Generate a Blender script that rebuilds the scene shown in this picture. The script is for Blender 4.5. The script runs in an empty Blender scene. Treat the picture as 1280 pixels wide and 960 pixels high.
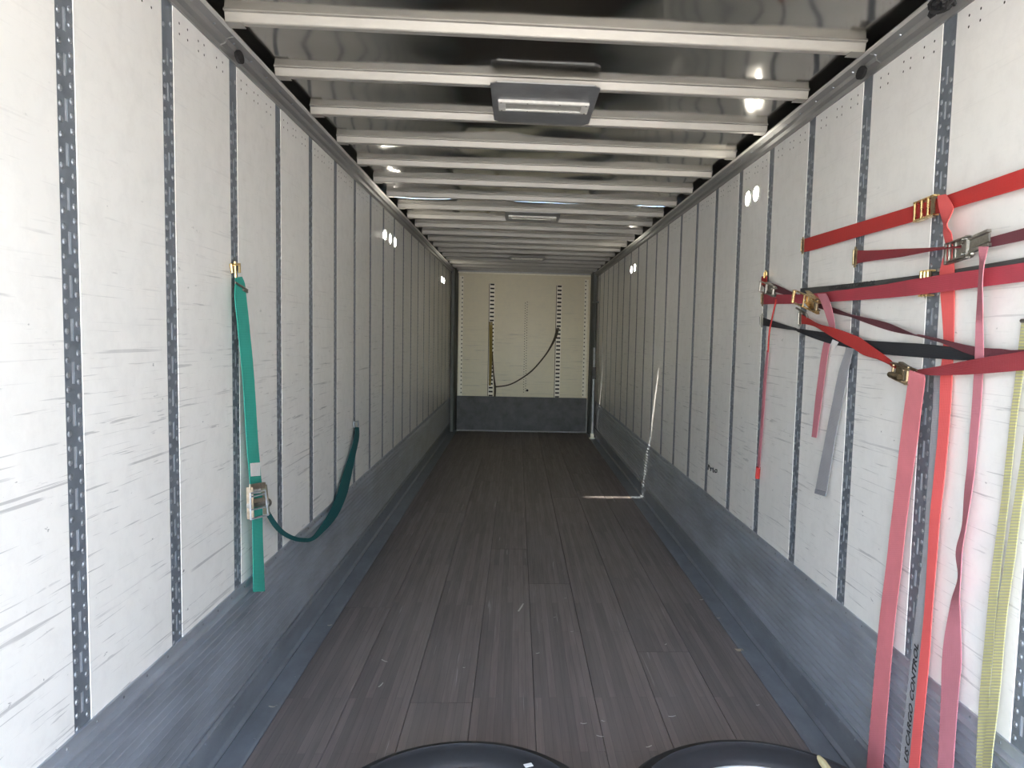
import bpy, math, random
from mathutils import Vector, Matrix, noise
random.seed(7)
sc = bpy.context.scene
col = sc.collection

# ------------------------------------------------------------------ camera
FL, PITCH, YAW, ROLL = 994.258, -0.0837, 0.0620, 0.0247
CAM = Vector((-0.1132, 0.0, 1.7083))
PPX, PPY = 640 + 66.27, 480 + 25.30
fw = Vector((math.sin(YAW) * math.cos(PITCH), math.cos(YAW) * math.cos(PITCH), math.sin(PITCH)))
r0 = Vector((math.cos(YAW), -math.sin(YAW), 0)); u0 = r0.cross(fw)
rt = r0 * math.cos(ROLL) + u0 * math.sin(ROLL); up = -r0 * math.sin(ROLL) + u0 * math.cos(ROLL)
cd = bpy.data.cameras.new('camera'); cam = bpy.data.objects.new('camera', cd); col.objects.link(cam)
cd.sensor_width = 36; cd.lens = FL * 36 / 1280
cd.shift_x = -(PPX - 640) / 1280; cd.shift_y = (PPY - 480) / 1280
cd.clip_start = 0.02; cd.clip_end = 300
cam.matrix_world = Matrix(((rt.x, up.x, -fw.x, CAM.x), (rt.y, up.y, -fw.y, CAM.y), (rt.z, up.z, -fw.z, CAM.z), (0, 0, 0, 1)))
sc.camera = cam

# ------------------------------------------------------------------ sky, sun, exposure
SUN_DIR = Vector((0.40, 0.482, -1.0)).normalized()          # the way sunlight travels
w = bpy.data.worlds.new('sky'); sc.world = w; w.use_nodes = True
nt = w.node_tree; bg = nt.nodes['Background']
sky = nt.nodes.new('ShaderNodeTexSky'); sky.sky_type = 'NISHITA'; sky.sun_disc = False
sky.sun_elevation = math.asin(-SUN_DIR.z); sky.sun_rotation = math.atan2(-SUN_DIR.x, -SUN_DIR.y)
sky.air_density = 1.0; sky.dust_density = 1.5
nt.links.new(sky.outputs[0], bg.inputs[0]); bg.inputs[1].default_value = 0.34
sl = bpy.data.lights.new('sun', 'SUN'); so = bpy.data.objects.new('sun', sl); col.objects.link(so)
sl.energy = 7.0; sl.angle = math.radians(2.0); sl.color = (1.0, 0.94, 0.84)
so.rotation_euler = SUN_DIR.to_track_quat('-Z', 'Y').to_euler(); so.location = (-6, -6, 12)
vs = sc.view_settings
sc.display_settings.display_device = 'sRGB'
vs.view_transform = 'Standard'; vs.look = 'None'; vs.gamma = 1.0; vs.use_curve_mapping = False
vs.exposure = 2.88
sc.cycles.max_bounces = 16; sc.cycles.diffuse_bounces = 12; sc.cycles.glossy_bounces = 8
sc.cycles.sample_clamp_indirect = 12.0; sc.cycles.use_denoising = True

# ------------------------------------------------------------------ sizes
W = 1.2825                    # half width between the liner faces
YR, YF = -0.9, 14.2           # open rear end, front wall
ZS, ZP, ZB = 0.612, 2.785, 2.837   # top of the scuff band, top of the liner, underside of the roof bows
ZROOF = 2.874
S = 0.6096
YL0, YR0, YB0 = 2.180, 2.0137, 3.116

def ray(px, py):
    return fw + rt * ((px - PPX) / FL) - up * ((py - PPY) / FL)
def onx(px, py, x):
    d = ray(px, py); return CAM + d * ((x - CAM.x) / d.x)
def ony(px, py, y):
    d = ray(px, py); return CAM + d * ((y - CAM.y) / d.y)
def onz(px, py, z):
    d = ray(px, py); return CAM + d * ((z - CAM.z) / d.z)
def RW(px, py, off=0.01): return onx(px, py, W - off)
def LW(px, py, off=0.01): return onx(px, py, -W + off)

# ------------------------------------------------------------------ mesh helper
class MB:
    def __init__(s): s.v = []; s.f = []; s.uv = {}
    def add(s, vs_, fs, uvs=None):
        n = len(s.v); s.v += [Vector(p) for p in vs_]
        for k, f in enumerate(fs):
            if uvs: s.uv[len(s.f)] = uvs[k]
            s.f.append([i + n for i in f])
        return s
    def box(s, x0, x1, y0, y1, z0, z1):
        return s.add([(x, y, z) for x in (x0, x1) for y in (y0, y1) for z in (z0, z1)],
                     [(0, 1, 3, 2), (4, 6, 7, 5), (0, 4, 5, 1), (2, 3, 7, 6), (0, 2, 6, 4), (1, 5, 7, 3)])
    def obox(s, c, ax, ay, az, hx, hy, hz):
        c = Vector(c)
        return s.add([c + ax * (hx * i) + ay * (hy * j) + az * (hz * k) for i in (-1, 1) for j in (-1, 1) for k in (-1, 1)],
                     [(0, 1, 3, 2), (4, 6, 7, 5), (0, 4, 5, 1), (2, 3, 7, 6), (0, 2, 6, 4), (1, 5, 7, 3)])
    def prism(s, prof, fn, a, b):            # prof: closed outline of 2-tuples; fn(u, v, t) -> point
        n = len(prof)
        return s.add([fn(u, v, a) for u, v in prof] + [fn(u, v, b) for u, v in prof],
                     [(i, (i + 1) % n, n + (i + 1) % n, n + i) for i in range(n)] + [tuple(range(n))[::-1], tuple(range(n, 2 * n))])
    def tube(s, pts, r, n=8, taper=None):
        pts = [Vector(p) for p in pts]; vs_ = []; fs = []
        ref = Vector((0.31, 0.22, 0.92)); last = None
        for i, p in enumerate(pts):
            t = (pts[min(i + 1, len(pts) - 1)] - pts[max(i - 1, 0)]).normalized()
            a = (last - t * last.dot(t)) if last else (ref - t * ref.dot(t))
            if a.length < 1e-4: a = t.orthogonal()
            a.normalize(); last = a; b = t.cross(a)
            rr = r * (taper[i] if taper else 1)
            vs_ += [p + (a * math.cos(2 * math.pi * k / n) + b * math.sin(2 * math.pi * k / n)) * rr for k in range(n)]
        for i in range(len(pts) - 1):
            for k in range(n):
                fs.append((i * n + k, i * n + (k + 1) % n, (i + 1) * n + (k + 1) % n, (i + 1) * n + k))
        fs += [tuple(range(n))[::-1], tuple(range((len(pts) - 1) * n, len(pts) * n))]
        return s.add(vs_, fs)
    def dome(s, c, nrm, r, h, n=8):
        c = Vector(c); nrm = Vector(nrm); a = nrm.orthogonal().normalized(); b = nrm.cross(a)
        vs_ = []
        for rr, hh in ((1, 0), (0.72, 0.68)):
            vs_ += [c + (a * math.cos(2 * math.pi * k / n) + b * math.sin(2 * math.pi * k / n)) * (r * rr) + nrm * (h * hh) for k in range(n)]
        vs_.append(c + nrm * h)
        fs = [(k, (k + 1) % n, n + (k + 1) % n, n + k) for k in range(n)] + [(n + k, n + (k + 1) % n, 2 * n) for k in range(n)]
        return s.add(vs_, fs)
    def lathe(s, prof, c, n=64):             # prof of (radius, height), axis z, closed ring
        m = len(prof); vs_ = []; fs = []
        for k in range(n):
            a = 2 * math.pi * k / n
            vs_ += [(c[0] + r * math.cos(a), c[1] + r * math.sin(a), c[2] + z) for r, z in prof]
        for k in range(n):
            for i in range(m):
                fs.append((k * m + i, ((k + 1) % n) * m + i, ((k + 1) % n) * m + (i + 1) % m, k * m + (i + 1) % m))
        return s.add(vs_, fs)
    def mesh(s, name, mat, off=(0, 0, 0), smooth=False):
        me = bpy.data.meshes.new(name); o = Vector(off)
        me.from_pydata([tuple(p - o) for p in s.v], [], s.f)
        if s.uv:
            ul = me.uv_layers.new(name='UVMap')
            for pi, poly in enumerate(me.polygons):
                if pi in s.uv:
                    for li, uv in zip(poly.loop_indices, s.uv[pi]): ul.data[li].uv = uv
        import bmesh
        bm = bmesh.new(); bm.from_mesh(me); bmesh.ops.recalc_face_normals(bm, faces=bm.faces); bm.to_mesh(me); bm.free()
        if smooth:
            for p in me.polygons: p.use_smooth = True
            me.set_sharp_from_angle(angle=math.radians(38))
        me.materials.append(mat); return me

def place(name, me, parent=None, loc=(0, 0, 0), kind=None):
    o = bpy.data.objects.new(name, me); col.objects.link(o); o.location = loc
    if parent is not None: o.parent = parent
    if kind: o['kind'] = kind
    return o
def wpos(o):
    p = Vector((0, 0, 0))
    while o is not None: p += Vector(o.location); o = o.parent
    return p
def build(mb, name, mat, parent=None, kind=None, smooth=False, label=None):
    o = place(name, mb.mesh(name, mat, wpos(parent), smooth), parent, kind=kind)
    if label: o['label'] = label
    return o
def tag(o, label, cat, group=None):
    o['label'] = label; o['category'] = cat
    if group: o['group'] = group
    return o
def thing(name, loc, label, cat, group=None):
    o = bpy.data.objects.new(name, None); col.objects.link(o); o.location = loc; o.empty_display_size = 0.05
    return tag(o, label, cat, group)
def struct(name, mb, mat, smooth=False):
    o = build(mb, name, mat, smooth=smooth); o['kind'] = 'structure'; return o

# ------------------------------------------------------------------ materials
def new_mat(name):
    m = bpy.data.materials.new(name); m.use_nodes = True
    return m, m.node_tree, m.node_tree.nodes['Principled BSDF']
def N(nt, t, **kw):
    n = nt.nodes.new(t)
    for k, v in kw.items(): setattr(n, k, v)
    return n
def ramp(nt, fac, stops):
    r = N(nt, 'ShaderNodeValToRGB'); e = r.color_ramp.elements
    while len(e) < len(stops): e.new(0.5)
    for el, (p, c) in zip(e, stops):
        el.position = p; el.color = (c, c, c, 1) if not isinstance(c, tuple) else c + (1,)
    nt.links.new(fac, r.inputs[0]); return r.outputs[0]
def mix(nt, fac, a, b, mode='MIX'):
    m = N(nt, 'ShaderNodeMix', data_type='RGBA', blend_type=mode)
    for s_, v in ((m.inputs[0], fac), (m.inputs[6], a), (m.inputs[7], b)):
        if hasattr(v, 'links'): nt.links.new(v, s_)
        elif isinstance(v, tuple): s_.default_value = v + (1,)
        else: s_.default_value = v
    return m.outputs[2]
def math_(nt, op, a, b=None):
    m = N(nt, 'ShaderNodeMath', operation=op)
    for s_, v in zip(m.inputs, (a, b)):
        if v is None: continue
        if hasattr(v, 'links'): nt.links.new(v, s_)
        else: s_.default_value = v
    return m.outputs[0]
def coords(nt, scale=(1, 1, 1), rot=(0, 0, 0), rnd=True):
    tc = N(nt, 'ShaderNodeTexCoord'); mp = N(nt, 'ShaderNodeMapping')
    mp.inputs['Scale'].default_value = scale; mp.inputs['Rotation'].default_value = rot
    src = tc.outputs['Object']
    if rnd:
        oi = N(nt, 'ShaderNodeObjectInfo'); va = N(nt, 'ShaderNodeVectorMath', operation='ADD')
        mu = math_(nt, 'MULTIPLY', oi.outputs['Random'], 37.0)
        nt.links.new(src, va.inputs[0]); nt.links.new(mu, va.inputs[1]); src = va.outputs[0]
    nt.links.new(src, mp.inputs['Vector']); return mp.outputs[0]
def nz(nt, vec, scale, detail=3, rough=0.55, dist=0.0):
    n = N(nt, 'ShaderNodeTexNoise'); n.inputs['Scale'].default_value = scale; n.inputs['Detail'].default_value = detail
    n.inputs['Roughness'].default_value = rough; n.inputs['Distortion'].default_value = dist
    nt.links.new(vec, n.inputs['Vector']); return n.outputs['Fac']
def bump(nt, b, h, strength, dist=0.01):
    n = N(nt, 'ShaderNodeBump'); n.inputs['Strength'].default_value = strength; n.inputs['Distance'].default_value = dist
    nt.links.new(h, n.inputs['Height']); nt.links.new(n.outputs[0], b.inputs['Normal'])

def metal(name, c, rough, metallic, var=0.25, scale=6, stretch=(1, 1, 1), bstr=0.0, dark=0.6):
    m, nt, b = new_mat(name)
    v = coords(nt, stretch); f = nz(nt, v, scale, 5, 0.62)
    f2 = ramp(nt, f, [(0.3, 0.0), (0.7, 1.0)])
    nt.links.new(mix(nt, f2, tuple(x * dark for x in c), c), b.inputs['Base Color'])
    b.inputs['Metallic'].default_value = metallic
    rr = math_(nt, 'ADD', math_(nt, 'MULTIPLY', f, var), rough - var / 2); nt.links.new(rr, b.inputs['Roughness'])
    if bstr: bump(nt, b, f, bstr)
    return m
def plain(name, c, rough=0.6, metallic=0.0, scale=40, dark=0.8, bstr=0.0):
    return metal(name, c, rough, metallic, 0.1, scale, dark=dark, bstr=bstr)

def liner(name, base, tilt):
    m, nt, b = new_mat(name)
    v = coords(nt)
    grime = ramp(nt, nz(nt, v, 1.6, 5, 0.6), [(0.35, 0.0), (0.75, 1.0)])
    c = mix(nt, math_(nt, 'MULTIPLY', grime, 0.30), base, tuple(x * 0.80 for x in base))
    fine = ramp(nt, nz(nt, v, 14, 6, 0.7), [(0.45, 0.0), (0.72, 1.0)])
    c = mix(nt, math_(nt, 'MULTIPLY', fine, 0.16), c, (0.50, 0.49, 0.47))
    tz = N(nt, 'ShaderNodeTexCoord'); sz = N(nt, 'ShaderNodeSeparateXYZ'); nt.links.new(tz.outputs['Object'], sz.inputs[0])
    reach = ramp(nt, math_(nt, 'DIVIDE', sz.outputs[2], 3.0), [(0.44, 1.0), (0.74, 0.16)])      # freight rubs the lower wall most
    # long thin drag marks left by freight, in three directions
    for k, (ang, sc_, lo, hi, amt, msc) in enumerate(((tilt, (1, 1.5, 62), 0.635, 0.67, 0.45, 2.2), (0.3 * tilt, (1, 1.2, 90), 0.640, 0.67, 0.45, 3.1),
                                                     (1.7 * tilt, (1, 3.0, 70), 0.655, 0.685, 0.5, 2.7), (1.5, (1, 4.0, 75), 0.670, 0.70, 0.45, 2.0), (-0.5 * tilt, (1, 2.2, 80), 0.66, 0.69, 0.4, 2.5))):
        vv = coords(nt, sc_, (ang, 0, 0))
        ln = ramp(nt, nz(nt, vv, 1.0, 4, 0.55, 0.5), [(lo, 0.0), (hi, 1.0)])
        mk = ramp(nt, nz(nt, v, msc, 2), [(0.40, 0.0), (0.56, 1.0)])
        c = mix(nt, math_(nt, 'MULTIPLY', math_(nt, 'MULTIPLY', math_(nt, 'MULTIPLY', ln, mk), reach), amt), c, (0.16, 0.16, 0.17))
    # short dark scuffs and dents
    vs_ = coords(nt, (1, 16, 34), (0.5, 0, 0))
    sp = ramp(nt, nz(nt, vs_, 1.0, 4, 0.65), [(0.69, 0.0), (0.73, 1.0)])
    c = mix(nt, math_(nt, 'MULTIPLY', math_(nt, 'MULTIPLY', sp, reach), 0.8), c, (0.10, 0.10, 0.11))
    nt.links.new(c, b.inputs['Base Color'])
    nt.links.new(math_(nt, 'ADD', math_(nt, 'MULTIPLY', fine, 0.15), 0.30), b.inputs['Roughness'])
    b.inputs['Specular IOR Level'].default_value = 0.5
    bump(nt, b, nz(nt, v, 3, 3), 0.10, 0.02)
    return m

M = {}
M['liner_left'] = liner('white_liner', (0.83, 0.82, 0.785), 0.42)
M['liner_right'] = liner('white_liner_scuffed', (0.81, 0.80, 0.77), 0.32)
M['skin'] = plain('outer_skin', (0.55, 0.55, 0.55), 0.6)
M['post'] = metal('post_steel', (0.215, 0.245, 0.285), 0.42, 0.35, 0.2, 14, dark=0.65)
M['rivet'] = metal('rivet_steel', (0.40, 0.43, 0.47), 0.35, 0.7, 0.2, 60)
M['galv'] = metal('galvanised_back', (0.58, 0.61, 0.66), 0.4, 0.3, 0.2, 20)
M['scuff'] = metal('scuff_aluminium', (0.58, 0.625, 0.69), 0.36, 0.65, 0.2, 9, (1, 0.3, 1), 0.02, dark=0.7)
M['plate'] = metal('floor_plate_steel', (0.30, 0.33, 0.37), 0.42, 0.35, 0.25, 7, (1, 0.4, 1), 0.02, dark=0.62)
M['rail'] = metal('rail_aluminium', (0.30, 0.30, 0.295), 0.40, 0.6, 0.25, 7, (1, 0.3, 1), dark=0.7)
M['flange'] = metal('rail_flange', (0.66, 0.65, 0.62), 0.4, 0.5, 0.2, 10, dark=0.8)
M['bow'] = metal('bow_galvanised', (0.35, 0.335, 0.30), 0.45, 0.35, 0.2, 18, (0.3, 1, 1), dark=0.82)
M['black'] = plain('black_rubber', (0.010, 0.010, 0.011), 0.85)
M['hole'] = plain('vent_dark', (0.03, 0.028, 0.025), 0.8)

m, nt, b = new_mat('roof_sheet'); M['roof'] = m
v = coords(nt, (0.6, 1, 1), rnd=False); f = nz(nt, v, 3.0, 4)
nt.links.new(mix(nt, f, (0.36, 0.355, 0.335), (0.50, 0.49, 0.46)), b.inputs['Base Color'])
b.inputs['Metallic'].default_value = 1.0
nt.links.new(math_(nt, 'ADD', math_(nt, 'MULTIPLY', f, 0.12), 0.06), b.inputs['Roughness'])
bump(nt, b, nz(nt, coords(nt, (0.5, 1.2, 1), rnd=False), 2.2, 1, 0.4), 0.22, 0.02)

m, nt, b = new_mat('wood_plank'); M['wood'] = m
tc = N(nt, 'ShaderNodeTexCoord'); mp = N(nt, 'ShaderNodeMapping'); mp.inputs['Rotation'].default_value = (0, 0, math.pi / 2)
nt.links.new(tc.outputs['Object'], mp.inputs['Vector'])
br = N(nt, 'ShaderNodeTexBrick'); nt.links.new(mp.outputs[0], br.inputs['Vector'])
br.inputs['Scale'].default_value = 1.0; br.inputs['Brick Width'].default_value = 1.35; br.inputs['Row Height'].default_value = 0.036
br.inputs['Mortar Size'].default_value = 0.0008; br.inputs['Color1'].default_value = (0.225, 0.190, 0.178, 1); br.inputs['Color2'].default_value = (0.150, 0.130, 0.124, 1)
br.inputs['Mortar'].default_value = (0.075, 0.066, 0.064, 1); br.offset = 0.37; br.inputs['Bias'].default_value = 0.0
v = coords(nt, (26, 1.1, 1)); grain = nz(nt, v, 2.0, 5, 0.65)
c = mix(nt, math_(nt, 'MULTIPLY', ramp(nt, grain, [(0.35, 0.0), (0.7, 1.0)]), 0.45), br.outputs['Color'], (0.085, 0.075, 0.074))
wear = ramp(nt, nz(nt, coords(nt, (1.2, 0.5, 1)), 2.0, 4), [(0.4, 0.0), (0.75, 1.0)])
c = mix(nt, math_(nt, 'MULTIPLY', wear, 0.35), c, (0.23, 0.205, 0.195))
scr = ramp(nt, nz(nt, coords(nt, (48, 1.6, 1), (0, 0, 0.06)), 1.0, 2, 0.5, 0.4), [(0.69, 0.0), (0.73, 1.0)])
scm = ramp(nt, nz(nt, coords(nt), 1.8, 2), [(0.48, 0.0), (0.62, 1.0)])
c = mix(nt, math_(nt, 'MULTIPLY', math_(nt, 'MULTIPLY', scr, scm), 0.5), c, (0.45, 0.43, 0.41))
nt.links.new(c, b.inputs['Base Color'])
nt.links.new(math_(nt, 'ADD', math_(nt, 'MULTIPLY', grain, 0.2), 0.42), b.inputs['Roughness'])
bump(nt, b, grain, 0.12, 0.004)

def webbing(name, c, fade=0.35, stripe=None, rough=0.78):
    m, nt, b = new_mat(name)
    uv = N(nt, 'ShaderNodeUVMap'); sep = N(nt, 'ShaderNodeSeparateXYZ'); nt.links.new(uv.outputs[0], sep.inputs[0])
    worn = ramp(nt, nz(nt, coords(nt), 9, 4, 0.6), [(0.35, 0.0), (0.75, 1.0)])
    cc = mix(nt, math_(nt, 'MULTIPLY', worn, fade), c, tuple(x * 0.45 + 0.03 for x in c))
    w_ = math_(nt, 'SINE', math_(nt, 'MULTIPLY', sep.outputs[0], 2 * math.pi / (0.009 if stripe else 0.005)))
    w2 = math_(nt, 'SINE', math_(nt, 'MULTIPLY', sep.outputs[1], 2 * math.pi * 9))
    if stripe:
        cc = mix(nt, ramp(nt, math_(nt, 'ADD', math_(nt, 'MULTIPLY', w_, 0.5), 0.5), [(0.35, 0.0), (0.6, 1.0)]), cc, stripe)
    nt.links.new(cc, b.inputs['Base Color']); b.inputs['Roughness'].default_value = rough
    b.inputs['Specular IOR Level'].default_value = 0.3
    bump(nt, b, math_(nt, 'ADD', w_, w2), 0.25, 0.001)
    return m
M['red'] = webbing('red_webbing', (0.45, 0.036, 0.032), 0.25)
M['redtail'] = webbing('light_red_webbing', (0.76, 0.125, 0.12), 0.15)
M['wine'] = webbing('wine_webbing', (0.28, 0.036, 0.045), 0.4)
M['maroon'] = webbing('maroon_webbing', (0.13, 0.035, 0.045), 0.5)
M['crimson'] = webbing('crimson_webbing', (0.38, 0.050, 0.070), 0.3)
M['pink'] = webbing('faded_pink_webbing', (0.53, 0.195, 0.235), 0.3)
M['salmon'] = webbing('salmon_webbing', (0.66, 0.20, 0.225), 0.3)
M['blackweb'] = webbing('black_webbing', (0.022, 0.024, 0.028), 0.3)
M['greyweb'] = webbing('grey_webbing', (0.27, 0.27, 0.29), 0.4)
M['charcoal'] = webbing('charcoal_webbing', (0.075, 0.075, 0.072), 0.3)
M['silver'] = webbing('silver_webbing', (0.34, 0.34, 0.36), 0.3)
M['teal'] = webbing('teal_webbing', (0.040, 0.38, 0.30), 0.3)
M['darkteal'] = webbing('dark_teal_webbing', (0.012, 0.11, 0.115), 0.3)
M['yellow'] = webbing('yellow_webbing', (0.56, 0.53, 0.22), 0.4, (0.36, 0.35, 0.24))
M['olive'] = webbing('olive_webbing', (0.30, 0.22, 0.06), 0.3)
M['brown'] = webbing('brown_webbing', (0.075, 0.06, 0.04), 0.3)
M['gold'] = metal('zinc_gold', (0.78, 0.56, 0.26), 0.28, 1.0, 0.2, 40, dark=0.7)
M['brass'] = metal('pale_brass', (0.60, 0.50, 0.38), 0.35, 0.8, 0.2, 40, dark=0.6)
M['steel'] = metal('worn_steel', (0.38, 0.36, 0.32), 0.35, 0.9, 0.2, 40, dark=0.5)
M['bronze'] = metal('dirty_zinc', (0.36, 0.28, 0.17), 0.35, 0.9, 0.2, 50, dark=0.4)
M['white'] = plain('white_label', (0.82, 0.82, 0.80), 0.5, dark=0.9)
M['ink'] = plain('black_ink', (0.02, 0.02, 0.022), 0.6)
M['greyink'] = plain('dark_grey_ink', (0.055, 0.055, 0.06), 0.6)
M['tyre'] = plain('tyre_rubber', (0.022, 0.024, 0.028), 0.48, 0.0, 30, 0.7, 0.06)
M['rim'] = metal('painted_rim', (0.62, 0.63, 0.64), 0.35, 0.25, 0.15, 12, dark=0.85)
M['darkrim'] = metal('dark_rim', (0.07, 0.075, 0.085), 0.4, 0.3, 0.15, 12)
M['pine'] = plain('pale_wood', (0.72, 0.64, 0.36), 0.6)
M['paper'] = plain('tan_paper', (0.62, 0.53, 0.38), 0.8)
M['chip'] = plain('pale_chip', (0.62, 0.60, 0.55), 0.8)
M['frontpanel'] = liner('grey_front_liner', (0.74, 0.68, 0.50), 0.25)
M['kick'] = metal('dark_kick_plate', (0.10, 0.10, 0.105), 0.5, 0.3, 0.2, 8, dark=0.4)
M['column'] = metal('corner_column', (0.11, 0.12, 0.115), 0.5, 0.3, 0.2, 6, dark=0.8)
M['bright'] = metal('bright_galvanised', (0.92, 0.88, 0.74), 0.4, 0.1, 0.2, 20, dark=0.85)
M['lampplate'] = metal('lamp_plate_zinc', (0.34, 0.35, 0.36), 0.45, 0.6, 0.25, 9, dark=0.65)
M['lampframe'] = plain('lamp_frame', (0.72, 0.71, 0.66), 0.45)
M['lens'] = plain('lamp_lens', (0.50, 0.49, 0.44), 0.15)
M['concrete'] = plain('yard_concrete', (0.50, 0.46, 0.40), 0.9, 0, 3, 0.85)
m, nt, b = new_mat('spot_glow'); M['glow'] = m
b.inputs['Base Color'].default_value = (0.9, 0.88, 0.8, 1); b.inputs['Emission Color'].default_value = (1.0, 0.93, 0.80, 1); b.inputs['Emission Strength'].default_value = 13.0  # glow of the added wall spots, raised to lighten the far end too

# ------------------------------------------------------------------ the trailer: floor
g = MB(); g.box(-45, 45, -60, 40, -1.35, -1.25); struct('ground', g, M['concrete'])
fl = MB(); fl.box(-W - 0.05, W + 0.05, YR, YF + 0.05, -0.16, -0.012)
floor = struct('floor', fl, M['ink'])
XW = 1.1545; NB = 8; bw = 2 * XW / NB
pm = MB(); pm.prism([(-bw / 2 + 0.0012, -0.012), (bw / 2 - 0.0012, -0.012), (bw / 2 - 0.0012, -0.0015), (bw / 2 - 0.003, 0), (-bw / 2 + 0.003, 0), (-bw / 2 + 0.0012, -0.0015)],
                    lambda u, v_, t: (u, t, v_), 0, 1)
segs = {}
for k in range(NB):
    cuts = [YR] + [y for y in ((4.9, 10.4), (7.6,), (3.6, 9.3), (6.3, 12.0), (5.4, 11.1), (8.4,), (4.2, 9.9), (7.0, 12.4))[k]] + [YF]
    for a, b_ in zip(cuts, cuts[1:]):
        q = MB(); L_ = b_ - a - 0.002
        q.prism([(-bw / 2 + 0.0012, -0.012), (bw / 2 - 0.0012, -0.012), (bw / 2 - 0.0012, -0.0015), (bw / 2 - 0.003, 0), (-bw / 2 + 0.003, 0), (-bw / 2 + 0.0012, -0.0015)],
                lambda u, v_, t: (u, t, v_), 0, L_)
        place('plank', q.mesh('plank', M['wood']), floor, (-XW + bw * (k + 0.5), a + 0.001, 0))
for n_, s in ((1, -1), (2, 1)):
    # grey floor edge plate, then the dark channel under the base rail
    t = MB(); t.prism([(XW + 0.0005, -0.012), (W - 0.024, -0.012), (W - 0.024, 0.004), (XW + 0.012, 0.004), (XW + 0.0005, 0.001)], lambda u, v_, y: (s * u, y, v_), YR, YF)
    tr = struct('trim_%d' % n_, t, M['plate'])
    rv = MB()
    y = YR + 0.2
    while y < 9: rv.dome((s * (XW + 0.022), y, 0.004), (0, 0, 1), 0.006, 0.003, 6); y += 0.305
    build(rv, 'screw_heads', M['rivet'], tr, 'stuff')

# ------------------------------------------------------------------ side walls
PW = 0.082                                    # post width
Z0 = 0.595
def post_mesh(s):
    p = MB(); x0, x1 = s * (0.0016), s * 0.0040
    lane = 0.007
    p.box(x0, x1, -PW / 2, -lane, Z0, ZP); p.box(x0, x1, lane, PW / 2, Z0, ZP)
    z = Z0
    while z < ZP:
        e = min(z + 0.055, ZP)
        if z > ZP - 0.22: e = ZP
        p.box(x0, x1, -lane, lane, z, e)
        if e >= ZP: break
        z += 0.113
    return p.mesh('post', M['post'])
def post_back(s):
    p = MB(); p.box(s * 0.0048, s * 0.0075, -PW / 2, PW / 2, Z0, ZP); return p.mesh('post_channel', M['galv'])
def post_rivets(s):
    p = MB(); z = Z0 + 0.02; k = 0
    while z < ZP - 0.02:
        if z < ZP - 0.17 or k % 3 == 0:
            p.dome((s * 0.0016, -0.026, z), (-s, 0, 0), 0.0095, 0.004, 8); p.dome((s * 0.0016, 0.026, z + 0.019), (-s, 0, 0), 0.0095, 0.004, 8)
        z += 0.0385; k += 1
    return p.mesh('rivets', M['rivet'])
def panel_mesh(s, mat):
    p = MB(); h = (S - PW) / 2 - 0.0005
    p.prism([(0.0, -h + 0.002), (0.002, -h), (0.02, -h), (0.02, h), (0.002, h), (0.0, h - 0.002)], lambda u, v_, t: (s * u, v_, t), Z0, ZP + 0.01)
    return p.mesh('panel', mat)
def holes_mesh(s):
    p = MB(); w_ = S - PW
    for k, f in enumerate((-0.40, -0.27, -0.09, 0.01, 0.24, 0.36)):
        dz = 0.004 * (k % 2)
        for z in (2.742 + dz, 2.707 + dz): p.dome((s * 0.0005, f * w_, z), (-s, 0, 0), 0.0062, 0.0008, 8)
    return p.mesh('vent_holes', M['hole'])
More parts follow.
